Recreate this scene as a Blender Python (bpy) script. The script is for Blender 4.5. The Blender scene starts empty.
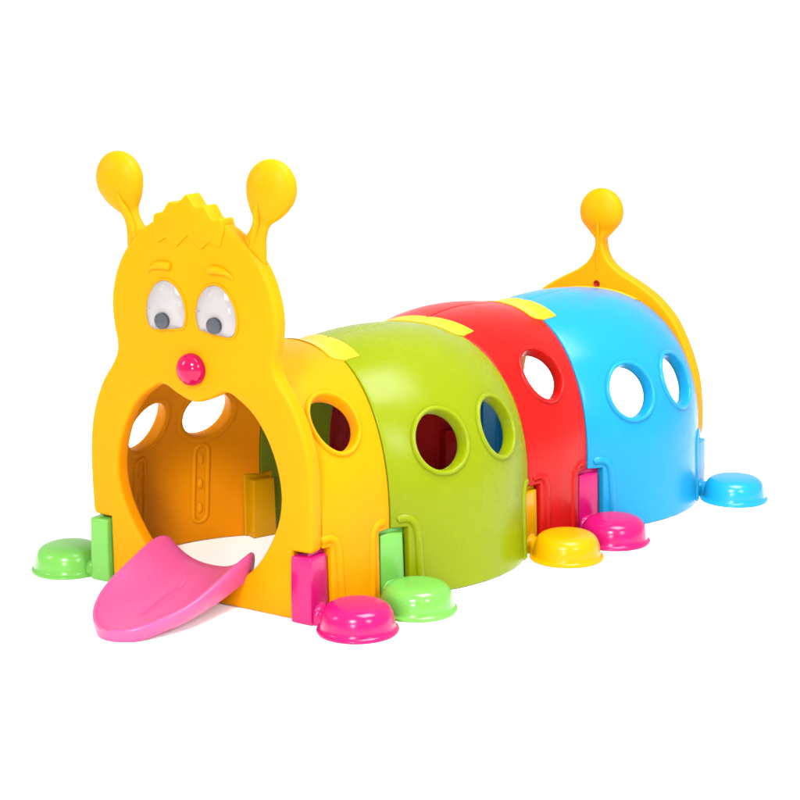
import bpy, bmesh, math
from mathutils import Vector, Matrix

scene = bpy.context.scene
COL = scene.collection
rad = math.radians

# ------------------------------------------------------------------ materials
def plastic(name, color, rough=0.3, spec=0.10, coat=0.0, bump=0.05, sss=0.0):
    """moulded polyethylene: even colour, faint orange-peel, uneven sheen, a few scuffs in the gloss"""
    m = bpy.data.materials.new(name)
    m.use_nodes = True
    nt = m.node_tree
    b = nt.nodes['Principled BSDF']
    tc = nt.nodes.new('ShaderNodeTexCoord')
    n1 = nt.nodes.new('ShaderNodeTexNoise')
    n1.inputs['Scale'].default_value = 7.0
    n1.inputs['Detail'].default_value = 5.0
    n2 = nt.nodes.new('ShaderNodeTexNoise')
    n2.inputs['Scale'].default_value = 55.0
    n2.inputs['Detail'].default_value = 3.0
    nt.links.new(tc.outputs['Object'], n1.inputs['Vector'])
    nt.links.new(tc.outputs['Object'], n2.inputs['Vector'])
    mix = nt.nodes.new('ShaderNodeMix')
    mix.data_type = 'RGBA'
    mix.inputs['A'].default_value = (color[0] * 0.97, color[1] * 0.96, color[2] * 0.97, 1)
    mix.inputs['B'].default_value = (min(1, color[0] * 1.03), min(1, color[1] * 1.04), min(1, color[2] * 1.03), 1)
    nt.links.new(n1.outputs['Fac'], mix.inputs['Factor'])
    nt.links.new(mix.outputs['Result'], b.inputs['Base Color'])
    mr = nt.nodes.new('ShaderNodeMapRange')
    mr.inputs['From Min'].default_value = 0.3
    mr.inputs['From Max'].default_value = 0.7
    mr.inputs['To Min'].default_value = rough * 0.8
    mr.inputs['To Max'].default_value = rough * 1.2
    nt.links.new(n1.outputs['Fac'], mr.inputs['Value'])
    nt.links.new(mr.outputs['Result'], b.inputs['Roughness'])
    bp = nt.nodes.new('ShaderNodeBump')
    bp.inputs['Strength'].default_value = bump
    bp.inputs['Distance'].default_value = 0.004
    nt.links.new(n2.outputs['Fac'], bp.inputs['Height'])
    nt.links.new(bp.outputs['Normal'], b.inputs['Normal'])
    b.inputs['Specular IOR Level'].default_value = spec
    b.inputs['Coat Weight'].default_value = coat
    if sss:                                  # the hollow shells let some daylight through
        b.inputs['Subsurface Weight'].default_value = sss
        b.inputs['Subsurface Radius'].default_value = (1.0, 0.9, 0.8)
        b.inputs['Subsurface Scale'].default_value = 0.045
    b.inputs['Coat Roughness'].default_value = 0.08
    return m

M = {
    'yellow':      plastic('golden_yellow_plastic', (0.47, 0.156, 0.0001), 0.42, spec=0.05, sss=0.4),
    'clip':        plastic('lemon_yellow_plastic', (0.34, 0.235, 0.010), 0.3),
    'lime':        plastic('lime_green_plastic', (0.120, 0.152, 0.001), 0.26, spec=0.09, sss=0.4),
    'red':         plastic('red_plastic', (0.262, 0.004, 0.003), 0.26, spec=0.10, sss=0.4),
    'blue':        plastic('sky_blue_plastic', (0.005, 0.150, 0.30), 0.25, spec=0.12, sss=0.4),
    'pink':        plastic('magenta_plastic', (0.27, 0.003, 0.066), 0.2, 0.2),
    'tongue':      plastic('rose_pink_plastic', (0.345, 0.043, 0.122), 0.30, 0.2),
    'mint':        plastic('mint_green_plastic', (0.078, 0.235, 0.034), 0.2, 0.25),
    'leg_yellow':  plastic('bright_yellow_plastic', (0.36, 0.168, 0.0002), 0.2, 0.12),
    'leg_red':     plastic('bright_red_plastic', (0.27, 0.004, 0.004), 0.2, 0.15),
    'leg_blue':    plastic('bright_blue_plastic', (0.005, 0.160, 0.32), 0.2, 0.25),
    'nose':        plastic('hot_pink_plastic', (0.24, 0.0005, 0.032), 0.1, 0.22),
    'eye':         plastic('off_white_plastic', (0.238, 0.220, 0.216), 0.3),
    'pupil':       plastic('grey_plastic', (0.046, 0.050, 0.056), 0.3, bump=0.0),
    'screw':       plastic('dull_red_screw', (0.16, 0.004, 0.004), 0.4),
    'floor':       plastic('white_studio_floor', (0.95, 0.95, 0.95), 0.8, 0.1),
}
def clear_material():
    m = bpy.data.materials.new('clear_plastic')
    m.use_nodes = True
    nt = m.node_tree
    nt.nodes.clear()
    out = nt.nodes.new('ShaderNodeOutputMaterial')
    tr = nt.nodes.new('ShaderNodeBsdfTransparent')
    tr.inputs['Color'].default_value = (0.97, 0.97, 0.97, 1)
    gl = nt.nodes.new('ShaderNodeBsdfGlossy')
    gl.inputs['Roughness'].default_value = 0.09
    fr = nt.nodes.new('ShaderNodeFresnel')
    fr.inputs['IOR'].default_value = 1.16
    mx = nt.nodes.new('ShaderNodeMixShader')
    nt.links.new(fr.outputs[0], mx.inputs[0])
    nt.links.new(tr.outputs[0], mx.inputs[1])
    nt.links.new(gl.outputs[0], mx.inputs[2])
    nt.links.new(mx.outputs[0], out.inputs['Surface'])
    return m
M['clear'] = clear_material()

# ------------------------------------------------------------------ helpers
def link(name, me, mat, parent=None, bevel=0.0, label=None, smooth_angle=40, seg=3):
    o = bpy.data.objects.new(name, me)
    COL.objects.link(o)
    if mat is not None:
        me.materials.clear()
        me.materials.append(mat)
    for p in me.polygons:
        p.use_smooth = True
    if bevel:
        b = o.modifiers.new('bevel', 'BEVEL')
        b.width = bevel
        b.segments = seg
        b.limit_method = 'ANGLE'
        b.angle_limit = rad(40)
        b.harden_normals = False
    else:
        me.set_sharp_from_angle(angle=rad(smooth_angle))
    if parent is not None:
        o.parent = parent
    if label:
        o['label'] = label
    return o

def from_data(name, verts, faces):
    me = bpy.data.meshes.new(name)
    me.from_pydata(verts, [], faces)
    bm = bmesh.new()
    bm.from_mesh(me)
    bmesh.ops.remove_doubles(bm, verts=bm.verts, dist=1e-6)
    bmesh.ops.recalc_face_normals(bm, faces=bm.faces)
    bm.to_mesh(me)
    bm.free()
    return me

def catmull(pts, n=6, closed=True):
    """smooth curve through 2-D or 3-D points"""
    out = []
    N = len(pts)
    rng = range(N) if closed else range(N - 1)
    for i in rng:
        if closed:
            p = [pts[(i + k) % N] for k in (-1, 0, 1, 2)]
        else:
            p = [pts[max(0, min(N - 1, i + k))] for k in (-1, 0, 1, 2)]
        for j in range(n):
            t = j / n
            out.append(tuple(0.5 * (2 * b + (c - a) * t + (2 * a - 5 * b + 4 * c - d) * t * t
                             + (-a + 3 * b - 3 * c + d) * t ** 3) for a, b, c, d in zip(*p)))
    if not closed:
        out.append(tuple(pts[-1]))
    return out

def plate(name, outer, holes, y0, y1, bevel, res=3):
    """a plate with rounded edges in the xz plane, between y0 (front) and y1, holes cut through"""
    cu = bpy.data.curves.new(name + '_outline', 'CURVE')
    cu.dimensions = '2D'
    cu.fill_mode = 'BOTH'
    for loop in [outer] + holes:
        sp = cu.splines.new('POLY')
        sp.points.add(len(loop) - 1)
        for q, (x, z) in zip(sp.points, loop):
            q.co = (x, z, 0, 1)
        sp.use_cyclic_u = True
    half = (y1 - y0) / 2
    cu.bevel_depth = bevel
    cu.bevel_resolution = res
    cu.offset = -bevel
    cu.extrude = max(1e-4, half - bevel)
    tmp = bpy.data.objects.new('tmp', cu)
    COL.objects.link(tmp)
    dg = bpy.context.evaluated_depsgraph_get()
    me = bpy.data.meshes.new_from_object(tmp.evaluated_get(dg))
    bpy.data.objects.remove(tmp)
    bpy.data.curves.remove(cu)
    me.name = name
    # curve plane xy -> world xz, its z -> -y
    me.transform(Matrix(((1, 0, 0, 0), (0, 0, -1, (y0 + y1) / 2), (0, 1, 0, 0), (0, 0, 0, 1))))
    bm = bmesh.new()
    bm.from_mesh(me)
    bmesh.ops.remove_doubles(bm, verts=bm.verts, dist=1e-5)
    bmesh.ops.recalc_face_normals(bm, faces=bm.faces)
    bm.to_mesh(me)
    bm.free()
    return me

def lathe(prof, n=48, closed_top=True):
    """revolve (r, z) round z"""
    vs, fs = [], []
    for r, z in prof:
        for k in range(n):
            a = 2 * math.pi * k / n
            vs.append((r * math.cos(a), r * math.sin(a), z))
    for i in range(len(prof) - 1):
        for k in range(n):
            fs.append((i * n + k, i * n + (k + 1) % n, (i + 1) * n + (k + 1) % n, (i + 1) * n + k))
    return vs, fs

def tube(path, radii, n=12, squash=None, cap=True):
    """swept tube; squash = (axis vector, factor) flattens the section along that axis"""
    P = [Vector(p) for p in path]
    vs, fs = [], []
    up = None
    for i, p in enumerate(P):
        t = (P[min(i + 1, len(P) - 1)] - P[max(i - 1, 0)]).normalized()
        if up is None:
            up = Vector((0, 1, 0)) if abs(t.y) < 0.9 else Vector((1, 0, 0))
        a = (up - t * up.dot(t)).normalized()
        b = t.cross(a)
        up = a
        r = radii[i] if hasattr(radii, '__len__') else radii
        for k in range(n):
            ang = 2 * math.pi * k / n
            o = a * (r * math.cos(ang)) + b * (r * math.sin(ang))
            if squash:
                ax, f = squash
                o = o + ax * (o.dot(ax) * (f - 1))
            vs.append(tuple(p + o))
    for i in range(len(P) - 1):
        for k in range(n):
            fs.append((i * n + k, i * n + (k + 1) % n, (i + 1) * n + (k + 1) % n, (i + 1) * n + k))
    if cap:
        fs.append(tuple(range(n))[::-1])
        fs.append(tuple((len(P) - 1) * n + k for k in range(n)))
    return vs, fs

def join_data(*parts):
    vs, fs = [], []
    for v, f in parts:
        o = len(vs)
        vs += v
        fs += [tuple(i + o for i in q) for q in f]
    return vs, fs

# ------------------------------------------------------------------ tunnel path
R, TH = 1.2329, 0.4083           # bend radius and bend of each section
A, B, ZC, EXP = 0.436, 0.515, 0.25, 2.2
JP, JH = [(0.0, 0.0)], [0.0]
for k in range(4):
    s = 1 if k % 2 == 0 else -1
    h = JH[-1]
    x, y = JP[-1]
    h2 = h + s * TH
    px, py = x + s * R * math.cos(h), y - s * R * math.sin(h)
    JP.append((px - s * R * math.cos(h2), py + s * R * math.sin(h2)))
    JH.append(h2)

def joint_pt(j, x, y, z):
    h = JH[j]
    return (JP[j][0] + x * math.cos(h) + y * math.sin(h), JP[j][1] - x * math.sin(h) + y * math.cos(h), z)

def joint_matrix(j):
    return Matrix.Translation((JP[j][0], JP[j][1], 0)) @ Matrix.Rotation(-JH[j], 4, 'Z')

# profile table by arc length: top centre (0) down to the ground
_tab = []
def _prof_raw(a):
    return A * math.sin(a) ** (2 / EXP), ZC + B * math.cos(a) ** (2 / EXP)
_pts = [_prof_raw(math.pi / 2 * (i / 400)) if 0 < i < 400 else ((0, ZC + B) if i == 0 else (A, ZC)) for i in range(401)]
_pts += [(A + 0.004 * i / 20, ZC * (1 - i / 20)) for i in range(1, 21)]
_acc = [0.0]
for i in range(1, len(_pts)):
    _acc.append(_acc[-1] + math.hypot(_pts[i][0] - _pts[i - 1][0], _pts[i][1] - _pts[i - 1][1]))
LP = _acc[-1]

def prof(v):
    v = max(0.0, min(LP, v))
    lo, hi = 0, len(_acc) - 1
    while hi - lo > 1:
        m = (lo + hi) // 2
        if _acc[m] <= v:
            lo = m
        else:
            hi = m
    f = (v - _acc[lo]) / (_acc[hi] - _acc[lo])
    return (_pts[lo][0] + f * (_pts[hi][0] - _pts[lo][0]), _pts[lo][1] + f * (_pts[hi][1] - _pts[lo][1]))

def prof_n(v):
    a, b = prof(v - 0.004), prof(v + 0.004)
    if v < 0.004:
        a = (-prof(0.004 - v)[0], prof(0.004 - v)[1])
    dx, dz = b[0] - a[0], b[1] - a[1]
    L = math.hypot(dx, dz)
    return (-dz / L, dx / L)

def v_at_z(z):
    lo, hi = 0.0, LP
    for _ in range(50):
        m = (lo + hi) / 2
        if prof(m)[1] > z:
            lo = m
        else:
            hi = m
    return lo

def bulge(k, side, u, v):
    """each shell swells between its two joints, most at the foot of its long side"""
    longside = side == (-1 if k % 2 == 0 else 1)
    return (0.025 + (0.063 if longside else 0.008) * v / LP) * (1 - (2 * u - 1) ** 2)

def surf(k, side, u, v, n=0.0):
    """point of section k, side +1 right / -1 left, u along the bend 0..1, v down the profile, n outward"""
    s = 1 if k % 2 == 0 else -1
    x, z = prof(v)
    nx, nz = prof_n(v)
    n = n + bulge(k, side, u, v)
    x, z = side * (x + n * nx), z + n * nz
    h = JH[k]
    cx, cy = JP[k]
    px, py = cx + s * R * math.cos(h), cy - s * R * math.sin(h)
    h2 = h + s * TH * u
    return (px - s * R * math.cos(h2) + x * math.cos(h2), py + s * R * math.sin(h2) - x * math.sin(h2), z)

def arc_len(k, side, v):
    s = 1 if k % 2 == 0 else -1
    return TH * (R - s * side * prof(v)[0])

WALL = 0.042
NOTCH_W, NOTCH_Z = 0.056, 0.229
HOLE_R = 0.0915
RIM_R = 0.118

def subdiv(brk, step):
    out = []
    for a, b in zip(brk[:-1], brk[1:]):
        n = max(1, round((b - a) / step))
        out += [a + (b - a) * i / n for i in range(n)]
    return out + [brk[-1]]

def side_panel_mesh(k, side, holes, u_start, u_end):
    """one half shell of a tunnel section, holes = [(u, v)], closed solid of thickness WALL"""
    vn = v_at_z(NOTCH_Z)
    Lb = arc_len(k, side, vn)
    hs = 0.134
    mid = sum(h[0] for h in holes) / len(holes)
    vb = {0.0015, LP - 0.002, vn}
    ub = {u_start, u_end, NOTCH_W / Lb, 1 - NOTCH_W / Lb}
    patches = []
    for (uc, vc) in holes:
        L = arc_len(k, side, vc)
        a, b = max(u_start + 0.012, uc - hs / L), min(u_end - 0.012, uc + hs / L)
        if len(holes) == 2:
            a, b = (a, min(b, mid)) if uc < mid else (max(a, mid), b)
        c, d = vc - hs, vc + hs
        patches.append((a, b, c, d, uc, vc, L))
        ub |= {a, b}
        vb |= {c, d}
    U = subdiv(sorted(ub), 0.013 / Lb)
    V = subdiv(sorted(vb), 0.014)
    verts, faces, idx = [], [], {}
    def vid(u, v):
        key = (round(u, 6), round(v, 6))
        if key not in idx:
            idx[key] = len(verts)
            verts.append((u, v))
        return idx[key]
    e = 1e-6
    for i in range(len(U) - 1):
        for j in range(len(V) - 1):
            um, vm = (U[i] + U[i + 1]) / 2, (V[j] + V[j + 1]) / 2
            if vm > vn and (um < NOTCH_W / Lb or um > 1 - NOTCH_W / Lb):
                continue
            if any(a < um < b and c < vm < d for a, b, c, d, *_ in patches):
                continue
            faces.append((vid(U[i], V[j]), vid(U[i + 1], V[j]), vid(U[i + 1], V[j + 1]), vid(U[i], V[j + 1])))
    for a, b, c, d, uc, vc, L in patches:
        us = [u for u in U if a - e <= u <= b + e]
        vs_ = [v for v in V if c - e <= v <= d + e]
        ring = [(u, vs_[0]) for u in us] + [(us[-1], v) for v in vs_[1:]] + \
               [(u, vs_[-1]) for u in us[-2::-1]] + [(us[0], v) for v in vs_[-2:0:-1]]
        K = 5
        rows = []
        for q in range(K + 1):
            f = q / K
            row = []
            for (u, v) in ring:
                ang = math.atan2(v - vc, (u - uc) * L)
                cu, cv = uc + HOLE_R * math.cos(ang) / L, vc + HOLE_R * math.sin(ang)
                row.append(vid(u, v) if q == 0 else vid(u + (cu - u) * f, v + (cv - v) * f))
            rows.append(row)
        n = len(ring)
        for q in range(K):
            for i in range(n):
                faces.append((rows[q][i], rows[q][(i + 1) % n], rows[q + 1][(i + 1) % n], rows[q + 1][i]))
    nv = len(verts)
    P = [surf(k, side, u, v, 0) for u, v in verts] + [surf(k, side, u, v, -WALL) for u, v in verts]
    F = list(faces) + [tuple(i + nv for i in f[::-1]) for f in faces]
    cnt = {}
    for f in faces:
        for i in range(4):
            a, b = f[i], f[(i + 1) % 4]
            cnt.setdefault((min(a, b), max(a, b)), []).append((a, b))
    for ed in cnt.values():
        if len(ed) == 1:
            a, b = ed[0]
            F.append((b, a, a + nv, b + nv))
    return from_data('side_panel', P, F)

def rim_mesh(k, side, uc, vc):
    """raised rolled rim of a porthole, its tube wall and the flare inside"""
    L = arc_len(k, side, vc)
    pr = [(0.1085, -0.003), (0.1065, 0.0020), (0.1045, 0.0060), (0.1015, 0.0090), (0.0982, 0.0100), (0.0950, 0.0090),
          (0.0925, 0.0060), (0.0908, 0.001), (0.0897, -0.007), (0.0892, -0.020), (0.0895, -0.031), (0.0910, -0.0375),
          (0.0945, -0.0415), (0.100, -0.0436), (0.109, -0.0440), (0.119, -0.0405)]
    n = 72
    vs, fs = [], []
    for r, h in pr:
        for q in range(n):
            a = 2 * math.pi * q / n
            vs.append(surf(k, side, uc + r * math.cos(a) / L, vc + r * math.sin(a), h))
    for i in range(len(pr) - 1):
        for q in range(n):
            fs.append((i * n + q, i * n + (q + 1) % n, (i + 1) * n + (q + 1) % n, (i + 1) * n + q))
    last = (len(pr) - 1) * n
    for q in range(n):
        fs.append((last + q, last + (q + 1) % n, (q + 1) % n, q))
    return from_data('porthole_rim', vs, fs)

def surf_tube(k, side, pts, r, n0=0.0):
    """bead lying on the shell; pts = (arc distance from u=0, z)"""
    path = []
    for d, z in catmull(pts, 6, closed=False):
        v = v_at_z(max(0.003, z))
        path.append(surf(k, side, d / arc_len(k, side, v), v, n0))
    N = len(path)
    rr = [r * math.sqrt(max(0.02, 1 - max(0, (i - (N - 5)) / 4) ** 2)) for i in range(N)]
    return tube(path, rr, 12)

# ------------------------------------------------------------------ the toy
toy = bpy.data.objects.new('crawl_tunnel', None)
toy.empty_display_size = 0.3
COL.objects.link(toy)
toy['label'] = 'colourful plastic caterpillar crawl tunnel with yellow head and pink tongue on white floor'
toy['category'] = 'play tunnel'

SECT = ['yellow', 'lime', 'red', 'blue']
WORDS = ['golden yellow', 'lime green', 'red', 'sky blue']
for k in range(4):
    longside = -1 if k % 2 == 0 else 1
    for side in (1, -1):
        if side == longside:
            vc = v_at_z(0.474)
            holes = [(0.295, vc), (0.69, vc)]
        else:
            vc = v_at_z(0.578)
            holes = [(0.497, vc)]
        u0 = 0.027 / arc_len(k, side, 0.6) if k == 0 else 0.004
        u1 = 0.990 if k == 3 else 0.996
        nh = 'two portholes' if len(holes) == 2 else 'one porthole'
        panel = link('side_panel', side_panel_mesh(k, side, holes, u0, u1), M[SECT[k]], toy, bevel=0.0035,
                     label='%s curved tunnel side with %s' % (WORDS[k], nh))
        for uc, v in holes:
            link('porthole_rim', rim_mesh(k, side, uc, v), M[SECT[k]], panel)
        # moulded beads round the leg sockets
        Lz = arc_len(k, side, v_at_z(0.12))
        for end in (0, 1):
            base = [(0.094, 0.004), (0.093, 0.08), (0.091, 0.16), (0.089, 0.205), (0.080, 0.238), (0.062, 0.254), (0.040, 0.256), (0.024, 0.250)]
            pts = [((Lz - d) if end else d, z) for d, z in base]
            link('socket_bead', from_data('socket_bead', *surf_tube(k, side, pts, 0.0175, -0.0105)), M[SECT[k]], panel)
        # stadium-shaped stiffening ribs moulded on the inside, one under each porthole
        for uc, v in holes:
            L = arc_len(k, side, v_at_z(0.22))
            d0 = uc * L
            loop = []
            for i in range(40):
                a = 2 * math.pi * i / 40
                loop.append((d0 + 0.026 * math.cos(a), 0.215 + 0.026 * math.sin(a) + (0.115 if math.sin(a) > 0 else -0.115)))
            path = [surf(k, side, d / arc_len(k, side, v_at_z(z)), v_at_z(z), -WALL + 0.0055) for d, z in loop]
            path.append(path[0])
            vs, fs = tube(path, 0.0105, 10, cap=False)
            parts = [(vs, fs)]
            for z in (0.125, 0.215, 0.305):
                vv = v_at_z(z)
                c = surf(k, side, d0 / arc_len(k, side, vv), vv, -WALL + 0.009)
                bv, bf = lathe([(0.0005, 0.022)] + [(0.018 * math.sin(t * math.pi / 16), 0.022 * math.cos(t * math.pi / 16)) for t in range(1, 16)] + [(0.0005, -0.022)], 20)
                parts.append(([(c[0] + p[0] * 0.8, c[1] + p[1] * 0.8, c[2] + p[2] * 1.2) for p in bv], bf))
            link('inner_rib', from_data('inner_rib', *join_data(*parts)), M[SECT[k]], panel)

# ---- yellow clips over the joints
def clip_mesh(j, half, y0, y1):
    """a plate moulded to the top of the arch across joint j, with a small nick at the seam"""
    n, m = 44, 14
    vs, fs = [], []
    for layer in (0.0042, -0.006):
        for i in range(n + 1):
            w = -half + 2 * half * i / n
            sg = -1 if w < 0 else 1
            for q in range(m + 1):
                f = q / m
                yy = y0 + (y1 - y0) * f
                if i == n // 2 and q == m and j < 4:
                    yy -= 0.009
                # front corners rounded, outline flares a little towards the back
                ww = 1.0 + 0.04 * (f - 0.5)
                if f < 0.2:
                    ww -= 0.10 * (1 - f / 0.2) ** 2
                W_ = abs(w) * ww
                k = j - 1 if (yy < 0 or j == 4) else j
                s = 1 if k % 2 == 0 else -1
                L = TH * (R - s * sg * prof(W_)[0])
                u = 1 + yy / L if k == j - 1 else yy / L
                vs.append(surf(k, sg, u, W_, layer))
    W = (n + 1) * (m + 1)
    for i in range(n):
        for q in range(m):
            a = i * (m + 1) + q
            f = (a, a + 1, a + m + 2, a + m + 1)
            fs.append(f)
            fs.append(tuple(t + W for t in f[::-1]))
    edge = [q for q in range(m + 1)] + [i * (m + 1) + m for i in range(1, n + 1)] + \
           [n * (m + 1) + q for q in range(m - 1, -1, -1)] + [i * (m + 1) for i in range(n - 1, 0, -1)]
    for a, b in zip(edge, edge[1:] + edge[:1]):
        fs.append((a, b, b + W, a + W))
    return from_data('roof_clip', vs, fs)
for j in (1, 2, 3):
    link('roof_clip', clip_mesh(j, 0.182, -0.052, 0.053), M['clip'], toy, bevel=0.002)
link('roof_clip', clip_mesh(4, 0.182, -0.045, -0.006), M['clip'], toy, bevel=0.002)

# ---- legs with dome feet
def leg_mesh(j, sx):
    vs = []
    ring = []
    # section at height z : inner, outer, half depth
    secs = [(0.0, 0.371, 0.450, 0.0490), (0.07, 0.371, 0.4492, 0.0478), (0.14, 0.371, 0.4483, 0.0460), (0.213, 0.372, 0.4472, 0.0440)]
    for z, xi, xo, d in secs:
        for x, y in ((xi, -d), (xo, -d), (xo, d), (xi, d)):
            vs.append(joint_pt(j, sx * x, y, z))
    fs = [(0, 1, 2, 3), (12, 15, 14, 13)]
    for i in range(3):
        for q in range(4):
            a, b = i * 4 + q, i * 4 + (q + 1) % 4
            fs.append((a, a + 4, b + 4, b))
    ya, yb = (-0.018 if j == 0 else -0.059), (0.044 if j == 4 else 0.059)
    pv = [joint_pt(j, sx * x, y, z) for z in (0.001, 0.2300) for x, y in ((0.413, ya), (0.428, ya), (0.428, yb), (0.413, yb))]
    pf = [(0, 1, 2, 3), (4, 7, 6, 5)] + [(q, q + 4, (q + 1) % 4 + 4, (q + 1) % 4) for q in range(4)]
    return from_data('leg', *join_data((vs, fs), (pv, pf)))
FOOT = [(0.118, 0.0), (0.1235, 0.001), (0.1245, 0.004), (0.1232, 0.0075), (0.1195, 0.0095), (0.1150, 0.0115), (0.1125, 0.016),
        (0.1112, 0.028), (0.1095, 0.042), (0.1065, 0.0545), (0.1025, 0.0645), (0.0970, 0.0728), (0.0900, 0.0793), (0.0810, 0.0840),
        (0.0700, 0.0872), (0.0570, 0.0893), (0.0420, 0.0905), (0.0220, 0.0911), (0.0004, 0.0912)]
def foot_mesh(j, sx):
    vs, fs = lathe(FOOT, 64)
    vs = [joint_pt(j, sx * 0.5885 + x * 1.03, y * 1.03, z) for x, y, z in vs]
    # neck between leg and dome
    nk = []
    NA = 14
    prf = [(0.4470, 0.0430, 0.066), (0.4500, 0.0390, 0.060), (0.4550, 0.0355, 0.0545), (0.4620, 0.0335, 0.0515), (0.4720, 0.0345, 0.0520), (0.4900, 0.0400, 0.0560)]
    for x, wd, ht in prf:
        for q in range(NA + 1):
            a = math.pi * q / NA
            nk.append(joint_pt(j, sx * x, -wd * math.copysign(abs(math.cos(a)) ** 0.7, math.cos(a)), ht * math.sin(a) ** 0.7 if 0 < q < NA else 0.0))
    W = NA + 1
    nf = [tuple(range(W)), tuple(range((len(prf) - 1) * W, len(prf) * W))[::-1]]
    for i in range(len(prf) - 1):
        for q in range(W):
            a, b = i * W + q, i * W + (q + 1) % W
            nf.append((a, b, b + W, a + W))
    return from_data('foot', *join_data((vs, fs), (nk, nf)))
LEGS = {1: ['pink', 'mint', 'leg_yellow', 'pink', 'leg_blue'], -1: ['mint', 'leg_yellow', 'leg_yellow', 'leg_red', 'leg_blue']}
LEGW = {'leg_red': 'bright red', 'pink': 'magenta pink', 'mint': 'mint green', 'leg_yellow': 'bright yellow', 'leg_blue': 'sky blue'}
for j in range(5):
    for sx in (1, -1):
        c = LEGS[sx][j]
        lg = link('leg', leg_mesh(j, sx), M[c], toy, bevel=0.0085, label=LEGW[c] + ' leg with a dome foot')
        link('foot', foot_mesh(j, sx), M[c], lg)

# ---- head
HALF = [(0.0, 1.245), (-0.085, 1.236), (-0.163, 1.201), (-0.220, 1.159), (-0.266, 1.109), (-0.300, 1.049), (-0.321, 0.980), (-0.3265, 0.921),
        (-0.321, 0.863), (-0.312, 0.815), (-0.316, 0.776), (-0.337, 0.737), (-0.370, 0.693), (-0.392, 0.655), (-0.416, 0.600),
        (-0.434, 0.534), (-0.443, 0.469), (-0.4465, 0.404), (-0.4465, 0.323), (-0.4445, 0.258)]
left = catmull(HALF, 5, closed=False)
low = [(-0.4435, 0.240), (-0.440, 0.229), (-0.433, 0.2235), (-0.420, 0.222), (-0.368, 0.222), (-0.3685, 0.10), (-0.369, 0.0015)]
leftside = left + low
outer = leftside + [(-x, z) for x, z in leftside[::-1] if x < -1e-6]
MH = [(0.0, 0.6495), (-0.020, 0.6515), (-0.040, 0.6575), (-0.078, 0.6735), (-0.105, 0.688), (-0.130, 0.6935), (-0.162, 0.682), (-0.226, 0.637),
      (-0.277, 0.568), (-0.312, 0.485), (-0.327, 0.405), (-0.322, 0.335), (-0.300, 0.268), (-0.262, 0.200), (-0.215, 0.140), (-0.150, 0.096), (-0.07, 0.077)]
mouth = catmull(MH + [(0.0, 0.074)] + [(-x, z) for x, z in MH[:0:-1]], 5)
Y0, Y1 = -0.030, 0.026
head = link('head_panel', plate('head_panel', outer, [mouth], Y0, Y1, 0.013, 4), M['yellow'], toy,
            label='yellow caterpillar face panel with open mouth', smooth_angle=38)

HAIR = [(-0.138, 1.212), (-0.132, 1.236), (-0.102, 1.243), (-0.096, 1.246), (-0.072, 1.277), (-0.036, 1.275), (0.000, 1.305), (0.033, 1.264), (0.067, 1.273),
        (0.096, 1.229), (0.130, 1.235), (0.141, 1.200), (0.130, 1.172), (0.122, 1.146), (0.083, 1.164), (0.049, 1.135), (-0.002, 1.178), (-0.051, 1.135), (-0.086, 1.165),
        (-0.124, 1.145), (-0.131, 1.180)]
def soften(poly, r=0.007):
    out = []
    N = len(poly)
    for i in range(N):
        p0, p1, p2 = Vector(poly[i - 1]), Vector(poly[i]), Vector(poly[(i + 1) % N])
        a = p1 + (p0 - p1).normalized() * min(r, (p0 - p1).length * 0.4)
        b = p1 + (p2 - p1).normalized() * min(r, (p2 - p1).length * 0.4)
        for t in (0, 0.25, 0.5, 0.75, 1):
            q = a * (1 - t) ** 2 + p1 * 2 * t * (1 - t) + b * t * t
            out.append((q.x, q.y))
    return out
link('hair_tuft', plate('hair_tuft', soften(HAIR, 0.008), [], Y0 - 0.0052, Y1 + 0.003, 0.003, 3), M['yellow'], head)

def loft_axis(base, top_c, r_ball, widths, y, flat=0.55, n=28, tall=1.0, neck=0.0):
    """stalk and ball: elliptic sections along an axis in the xz plane, widths = (distance from ball centre, half width)"""
    b, c = Vector((base[0], 0, base[1])), Vector((top_c[0], 0, top_c[1]))
    t = (c - b).normalized()
    sd = Vector((t.z, 0, -t.x))
    pts = catmull(widths, 6, closed=False)
    vs, fs = [], []
    rows = []
    for d, w in pts:
        rows.append((d, w, min(max(0.018, w * flat), 0.0225 + max(0.0, d + 0.125) * 0.6) if w > 0.02 else w * flat))
    if neck:
        rows = [(d, w, max(neck, w * flat)) for d, w in pts]
    a0 = math.asin(min(1, pts[-1][1] / r_ball))
    for i in range(1, 25):
        a = math.pi - a0 - (math.pi - a0 - 0.004) * i / 24
        w = r_ball * math.sin(a)
        dd = r_ball * math.cos(a)
        rows.append((dd * (tall if dd > 0 else 1.0), w, w * flat))
    for d, w, th in rows:
        p = c + t * d
        for q in range(n):
            a = 2 * math.pi * q / n
            o = sd * (w * math.cos(a))
            e = math.copysign(abs(math.sin(a)) ** 0.82, math.sin(a))     # a thick disc rather than a balloon
            vs.append((p.x + o.x, y + th * e, p.z + o.z))
    for i in range(len(rows) - 1):
        for q in range(n):
            fs.append((i * n + q, i * n + (q + 1) % n, (i + 1) * n + (q + 1) % n, (i + 1) * n + q))
    fs.append(tuple(range(n)))
    fs.append(tuple((len(rows) - 1) * n + q for q in range(n))[::-1])
    return vs, fs
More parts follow.
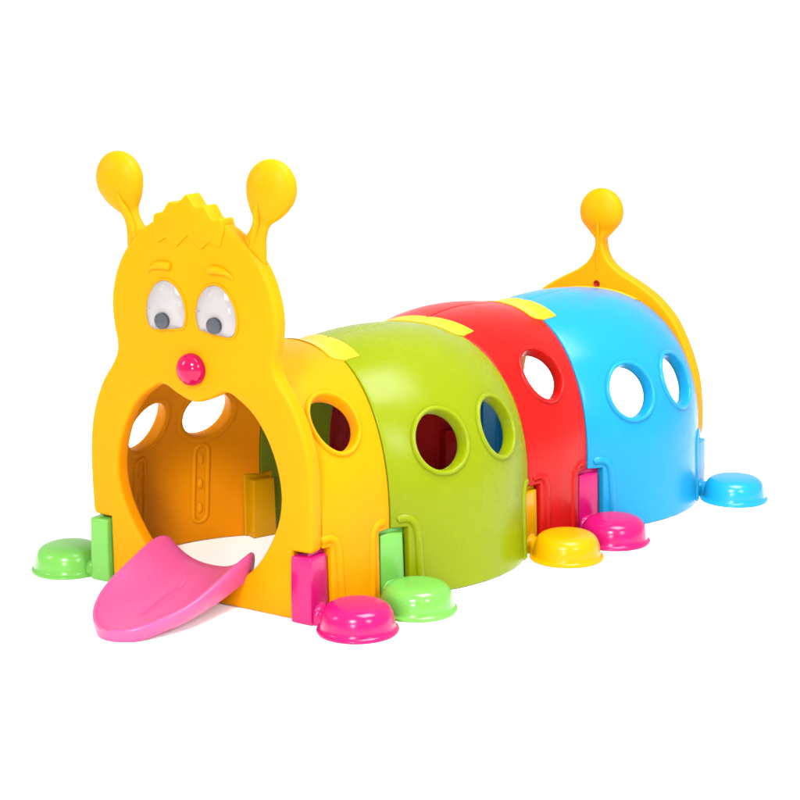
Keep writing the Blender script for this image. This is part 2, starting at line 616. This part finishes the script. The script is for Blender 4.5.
for sx in (-1, 1):
    W = [(-0.245, 0.066), (-0.210, 0.052), (-0.175, 0.0380), (-0.145, 0.0300), (-0.122, 0.0290), (-0.104, 0.0345), (-0.089, 0.0460), (-0.070, 0.0605), (-0.047, 0.0735)]
    vs, fs = loft_axis((sx * 0.236, 1.172), (sx * 0.2975, 1.332), 0.0850, W, 0.002, 0.57, 40, 1.05)
    ant = link('antenna', from_data('antenna', vs, fs), M['yellow'], head)
    rp = [(sx * 0.274, -0.0405, 1.296), (sx * 0.264, -0.0310, 1.262), (sx * 0.253, -0.0185, 1.230), (sx * 0.241, -0.0125, 1.196), (sx * 0.228, -0.0120, 1.150)]
    rp = catmull(rp, 5, closed=False)
    rr = [0.0115 * math.sqrt(min(1.0, (i + 0.1) / 9.0)) for i in range(len(rp))]
    link('ridge', from_data('ridge', *tube(rp, rr, 10)), M['yellow'], ant)
    # brows
    bp = catmull([(sx * 0.172, Y0 + 0.001, 1.050), (sx * 0.150, Y0, 1.066), (sx * 0.122, Y0 - 0.001, 1.075), (sx * 0.095, Y0 - 0.001, 1.0765), (sx * 0.074, Y0, 1.072)], 6, closed=False)
    N = len(bp)
    br = [0.0015 + 0.0130 * math.sin(math.pi * (0.04 + 0.62 * i / (N - 1))) for i in range(N)]
    br[-1] *= 0.35
    br[-2] *= 0.8
    link('eyebrow', from_data('eyebrow', *tube(bp, br, 14)), M['yellow'], head)

# eyes: off-white disc, loose grey pupil, clear bubble over both
EYE = [(-0.105, 1.029), (-0.132, 1.018), (-0.155, 0.994), (-0.172, 0.960), (-0.178, 0.924), (-0.172, 0.889), (-0.156, 0.8725), (-0.128, 0.8715), (-0.088, 0.8755),
       (-0.048, 0.8815), (-0.032, 0.888), (-0.0235, 0.910), (-0.022, 0.940), (-0.033, 0.980), (-0.058, 1.014), (-0.082, 1.026)]
for sx in (-1, 1):
    o = [(-x * sx, z) for x, z in EYE]
    if sx == 1:
        o = [(-x, z) for x, z in EYE][::-1]
    else:
        o = list(EYE)
    oc = catmull(o, 5)
    cx = sum(p[0] for p in oc) / len(oc)
    cz = sum(p[1] for p in oc) / len(oc)
    sc = lambda f: [(cx + (x - cx) * f, cz + (z - cz) * f) for x, z in oc]
    eye = link('eye', plate('eye', sc(0.985), [], Y0 - 0.005, Y0 + 0.004, 0.0018, 2), M['eye'], toy)
    # rolled yellow lip round the eye socket
    path = [(x, Y0 - 0.0005, z) for x, z in sc(1.03)]
    path += [path[0]]
    link('eye_socket', from_data('eye_socket', *tube(path, 0.0042, 8, cap=False)), M['yellow'], head)
    px = -0.107 if sx == -1 else 0.0995
    pz = 0.902 if sx == -1 else 0.905
    vs, fs = lathe([(0.0005, 0.0), (0.0215, 0.0), (0.0238, 0.001), (0.0245, 0.0035), (0.0245, 0.0125), (0.0238, 0.015), (0.0215, 0.016), (0.0185, 0.016), (0.0175, 0.0148), (0.0005, 0.0148)], 36)
    vs = [(px + x * 1.07, Y0 - 0.0055 - z, pz + y * 1.07) for x, y, z in vs]
    link('pupil', from_data('pupil', vs, fs), M['pupil'], eye)
    vs, fs = [], []
    n = len(oc)
    K = 10
    for i in range(K + 1):
        f = math.sin(math.pi / 2 * (1 - i / K)) if i < K else 0.002
        hgt = 0.021 * (1 - f ** 3.0) + 0.003
        for x, z in sc(f):
            vs.append((x, Y0 - 0.002 - hgt, z))
    for i in range(K):
        for q in range(n):
            fs.append((i * n + q, i * n + (q + 1) % n, (i + 1) * n + (q + 1) % n, (i + 1) * n + q))
    link('eye_cover', from_data('eye_cover', vs, fs), M['clear'], eye, smooth_angle=60)
    # two small moulded tabs holding the cover
    for tx, tz in ((-0.168 if sx == -1 else 0.031, 0.936 if sx == -1 else 0.944),):
        bv, bf = lathe([(0.0005, 0.004), (0.003, 0.0035), (0.0045, 0.0), (0.003, -0.0035), (0.0005, -0.004)], 12)
        link('cover_tab', from_data('cover_tab', [(tx + p[0] * 1.8, Y0 - 0.0065 + p[1] * 0.5, tz + p[2] * 0.8) for p in bv], bf), M['eye'], eye)

# nose
vs, fs = lathe([(math.sin(math.pi * i / 24) if 0 < i < 24 else 0.004, math.cos(math.pi * i / 24)) for i in range(25)], 48)
vs = [(x * 0.0515, Y0 - 0.008 + y * 0.040, 0.757 + z * 0.0515) for x, y, z in vs]
link('nose', from_data('nose', vs, fs), M['nose'], toy)

# ---- tongue: a scoop lying from the mouth to the floor
def tongue():
    # stations from the back to the front: y, half width, rim z, floor z, skirt z
    st = [(0.038, 0.150, 0.128, 0.100, 0.090), (0.0365, 0.164, 0.148, 0.101, 0.089), (0.031, 0.177, 0.165, 0.102, 0.089), (0.020, 0.185, 0.175, 0.103, 0.090), (0.004, 0.1895, 0.178, 0.104, 0.090), (-0.025, 0.1945, 0.1755, 0.102, 0.090), (-0.085, 0.1935, 0.160, 0.092, 0.078),
          (-0.142, 0.191, 0.141, 0.080, 0.064), (-0.190, 0.1890, 0.1250, 0.069, 0.055), (-0.235, 0.186, 0.110, 0.058, 0.048), (-0.281, 0.178, 0.095, 0.047, 0.040),
          (-0.321, 0.166, 0.083, 0.039, 0.032), (-0.369, 0.143, 0.069, 0.031, 0.020), (-0.408, 0.117, 0.056, 0.025, 0.008), (-0.438, 0.087, 0.046, 0.022, 0.001), (-0.457, 0.058, 0.0395, 0.024, 0.001),
          (-0.467, 0.034, 0.0365, 0.029, 0.001), (-0.471, 0.012, 0.0355, 0.0345, 0.001)]
    st = catmull(st, 5, closed=False)
    n = 56
    vs, fs = [], []
    rows = []
    for (y, w, zr, zf, zs) in st:
        row = []
        lip = min(0.016, w * 0.4)
        # outer skirt left, rim, inner face, rim, outer skirt right (then underside closes)
        sect = [(-w + 0.014 * min(1, w / .1), zs), (-w + 0.004, zs + (zr - zs) * 0.4), (-w, zs + (zr - zs) * 0.75), (-w + 0.001, zr - 0.005), (-w + 0.0055, zr - 0.0005), (-w + lip * 0.8, zr)]
        inner = []
        wi = w - lip
        for i in range(n + 1):
            f = -1 + 2 * i / n
            f = math.copysign(abs(f) ** 1.5, f)
            x = wi * f
            z = zf + max(0.0, zr - 0.004 * min(1, w / 0.08) - zf) * abs(f) ** 2.4
            # long crease down the middle
            if -0.345 < y < -0.085:
                e = math.sin(math.pi * (y + 0.345) / 0.26)
                wd = 0.007 + 0.010 * e
                z += -0.024 * e * math.exp(-(x / wd) ** 2) if x > 0 else -0.024 * e * math.exp(-(x / (0.45 * wd)) ** 2)
            inner.append((x, z))
        sect2 = sect + inner + [(-x, z) for x, z in sect[::-1]]
        # underside back to the start
        und = [((w - 0.02) * (1 - 2 * i / 10), max(0.0005, min(zs + 0.004, zf - 0.012))) for i in range(11)] if w > 0.03 else []
        if not und:
            und = [((w * 0.5) * (1 - 2 * i / 10), zs) for i in range(11)]
        for x, z in sect2 + und:
            row.append(len(vs))
            vs.append((x, y, z))
        rows.append(row)
    m = len(rows[0])
    for a, b in zip(rows[:-1], rows[1:]):
        for i in range(m):
            fs.append((a[i], a[(i + 1) % m], b[(i + 1) % m], b[i]))
    fs.append(tuple(rows[0]))
    fs.append(tuple(rows[-1][::-1]))
    return from_data('tongue', vs, fs)
tg = link('tongue', tongue(), M['tongue'], toy, smooth_angle=62, label='pink scoop-shaped tongue used as a step')

# ---- tail panel
TH_ = [(0.0165, 0.952), (0.018, 0.930), (0.026, 0.903), (0.040, 0.878), (0.062, 0.855), (0.100, 0.829), (0.163, 0.797),
       (0.210, 0.770), (0.250, 0.742), (0.290, 0.704), (0.325, 0.662), (0.366, 0.588), (0.398, 0.510), (0.420, 0.433), (0.430, 0.346), (0.433, 0.270)]
right = catmull(TH_, 5, closed=False) + [(0.431, 0.240), (0.426, 0.228), (0.415, 0.222), (0.374, 0.222), (0.374, 0.0015), (0.358, 0.0015)]
arch = catmull([(0.358, 0.02), (0.360, 0.2), (0.358, 0.34), (0.345, 0.44), (0.312, 0.545), (0.256, 0.625), (0.17, 0.68), (0.085, 0.703), (0.0, 0.708)], 5, closed=False)
half = right + arch[:-1]
tail_out = half + [arch[-1]] + [(-x, z) for x, z in half[::-1]]
tme = plate('tail_panel', tail_out, [], -0.004, 0.056, 0.010, 3)
tme.transform(joint_matrix(4))
tail = link('tail_panel', tme, M['yellow'], toy, label='yellow arched tail panel with ball on a stalk')
vs, fs = loft_axis((0.0, 0.90), (-0.002, 1.060), 0.0885, [(-0.150, 0.0195), (-0.128, 0.0175), (-0.110, 0.0195), (-0.097, 0.028), (-0.083, 0.042), (-0.066, 0.0585), (-0.046, 0.0755)], 0.026, 0.56, 40, 1.04, 0.0315)
vs = [joint_pt(4, *p) for p in vs]
link('tail_ball', from_data('tail_ball', vs, fs), M['yellow'], tail)
rp = catmull([(0.002, -0.0195, 1.028), (0.000, -0.0095, 0.985), (-0.003, -0.0050, 0.945), (-0.004, -0.0030, 0.900), (-0.004, -0.0020, 0.840)], 4, closed=False)
link('ridge', from_data('ridge', *tube([joint_pt(4, *p) for p in rp], 0.0055, 10)), M['yellow'], tail)
vs, fs = lathe([(0.0125, -0.001), (0.0140, 0.0015), (0.0125, 0.003), (0.0105, 0.0018), (0.0095, 0.0010), (0.0004, 0.0010)], 24)
link('screw', from_data('screw', [joint_pt(4, x - 0.004, -0.0045 - z, 0.783 + y) for x, y, z in vs], fs), M['screw'], tail)

# ------------------------------------------------------------------ floor
vs = [(-60, -60, 0), (60, -60, 0), (60, 60, 0), (-60, 60, 0)]
fl = link('floor', from_data('floor', vs, [(0, 1, 2, 3)]), M['floor'])
fl['kind'] = 'structure'

# ------------------------------------------------------------------ light: white studio with soft boxes
w = bpy.data.worlds.new('World')
scene.world = w
w.use_nodes = True
bg = w.node_tree.nodes['Background']
bg.inputs['Color'].default_value = (1, 1, 1, 1)
bg.inputs['Strength'].default_value = 0.5

def area(name, loc, target, size, power, size_y=None):
    L = bpy.data.lights.new(name, 'AREA')
    L.shape = 'RECTANGLE'
    L.size = size
    L.size_y = size_y or size
    L.energy = power
    o = bpy.data.objects.new(name, L)
    COL.objects.link(o)
    o.location = loc
    o.rotation_euler = (Vector(target) - Vector(loc)).to_track_quat('-Z', 'Y').to_euler()
    return o
area('softbox_top', (1.9, 0.7, 4.8), (0.6, 1.0, 0.5), 2.4, 250)
area('softbox_key', (2.7, -7.6, 6.2), (-0.1, 0.6, 0.3), 2.0, 600)
area('mouth_fill', (3.6, -8.6, 2.4), (0.0, 0.6, 0.5), 1.5, 210)  # added low fill, aimed into the mouth to brighten the inner wall
area('softbox_left', (-3.6, -3.4, 3.2), (0.0, 0.6, 0.5), 0.9, 50, 1.6)
area('softbox_right', (5.2, -1.4, 3.2), (0.4, 0.8, 0.4), 1.0, 85, 1.6)

# ------------------------------------------------------------------ camera
yaw, pitch, roll = 0.5686, -0.2116, -0.0075
F = Vector((-math.sin(yaw) * math.cos(pitch), math.cos(yaw) * math.cos(pitch), math.sin(pitch)))
Rt = Vector((math.cos(yaw), math.sin(yaw), 0))
Up = Rt.cross(F)
Rr = Rt * math.cos(roll) + Up * math.sin(roll)
Ur = -Rt * math.sin(roll) + Up * math.cos(roll)
cam = bpy.data.cameras.new('camera')
co = bpy.data.objects.new('camera', cam)
COL.objects.link(co)
mw = Matrix.Identity(4)
for r in range(3):
    mw[r][0], mw[r][1], mw[r][2] = Rr[r], Ur[r], -F[r]
mw[0][3], mw[1][3], mw[2][3] = 3.5973, -4.4080, 1.9211
co.matrix_world = mw
cam.sensor_width = 36
cam.lens = 36 * 1842.32 / 800
cam.shift_x = 0.5 - 409.03 / 800
cam.shift_y = 381.33 / 800 - 0.5
cam.clip_end = 500
scene.camera = co

scene.view_settings.view_transform = 'Standard'
scene.view_settings.look = 'None'
scene.view_settings.exposure = 1.1
scene.view_settings.gamma = 1
scene.render.engine = 'CYCLES'
scene.cycles.max_bounces = 10
scene.cycles.transparent_max_bounces = 12
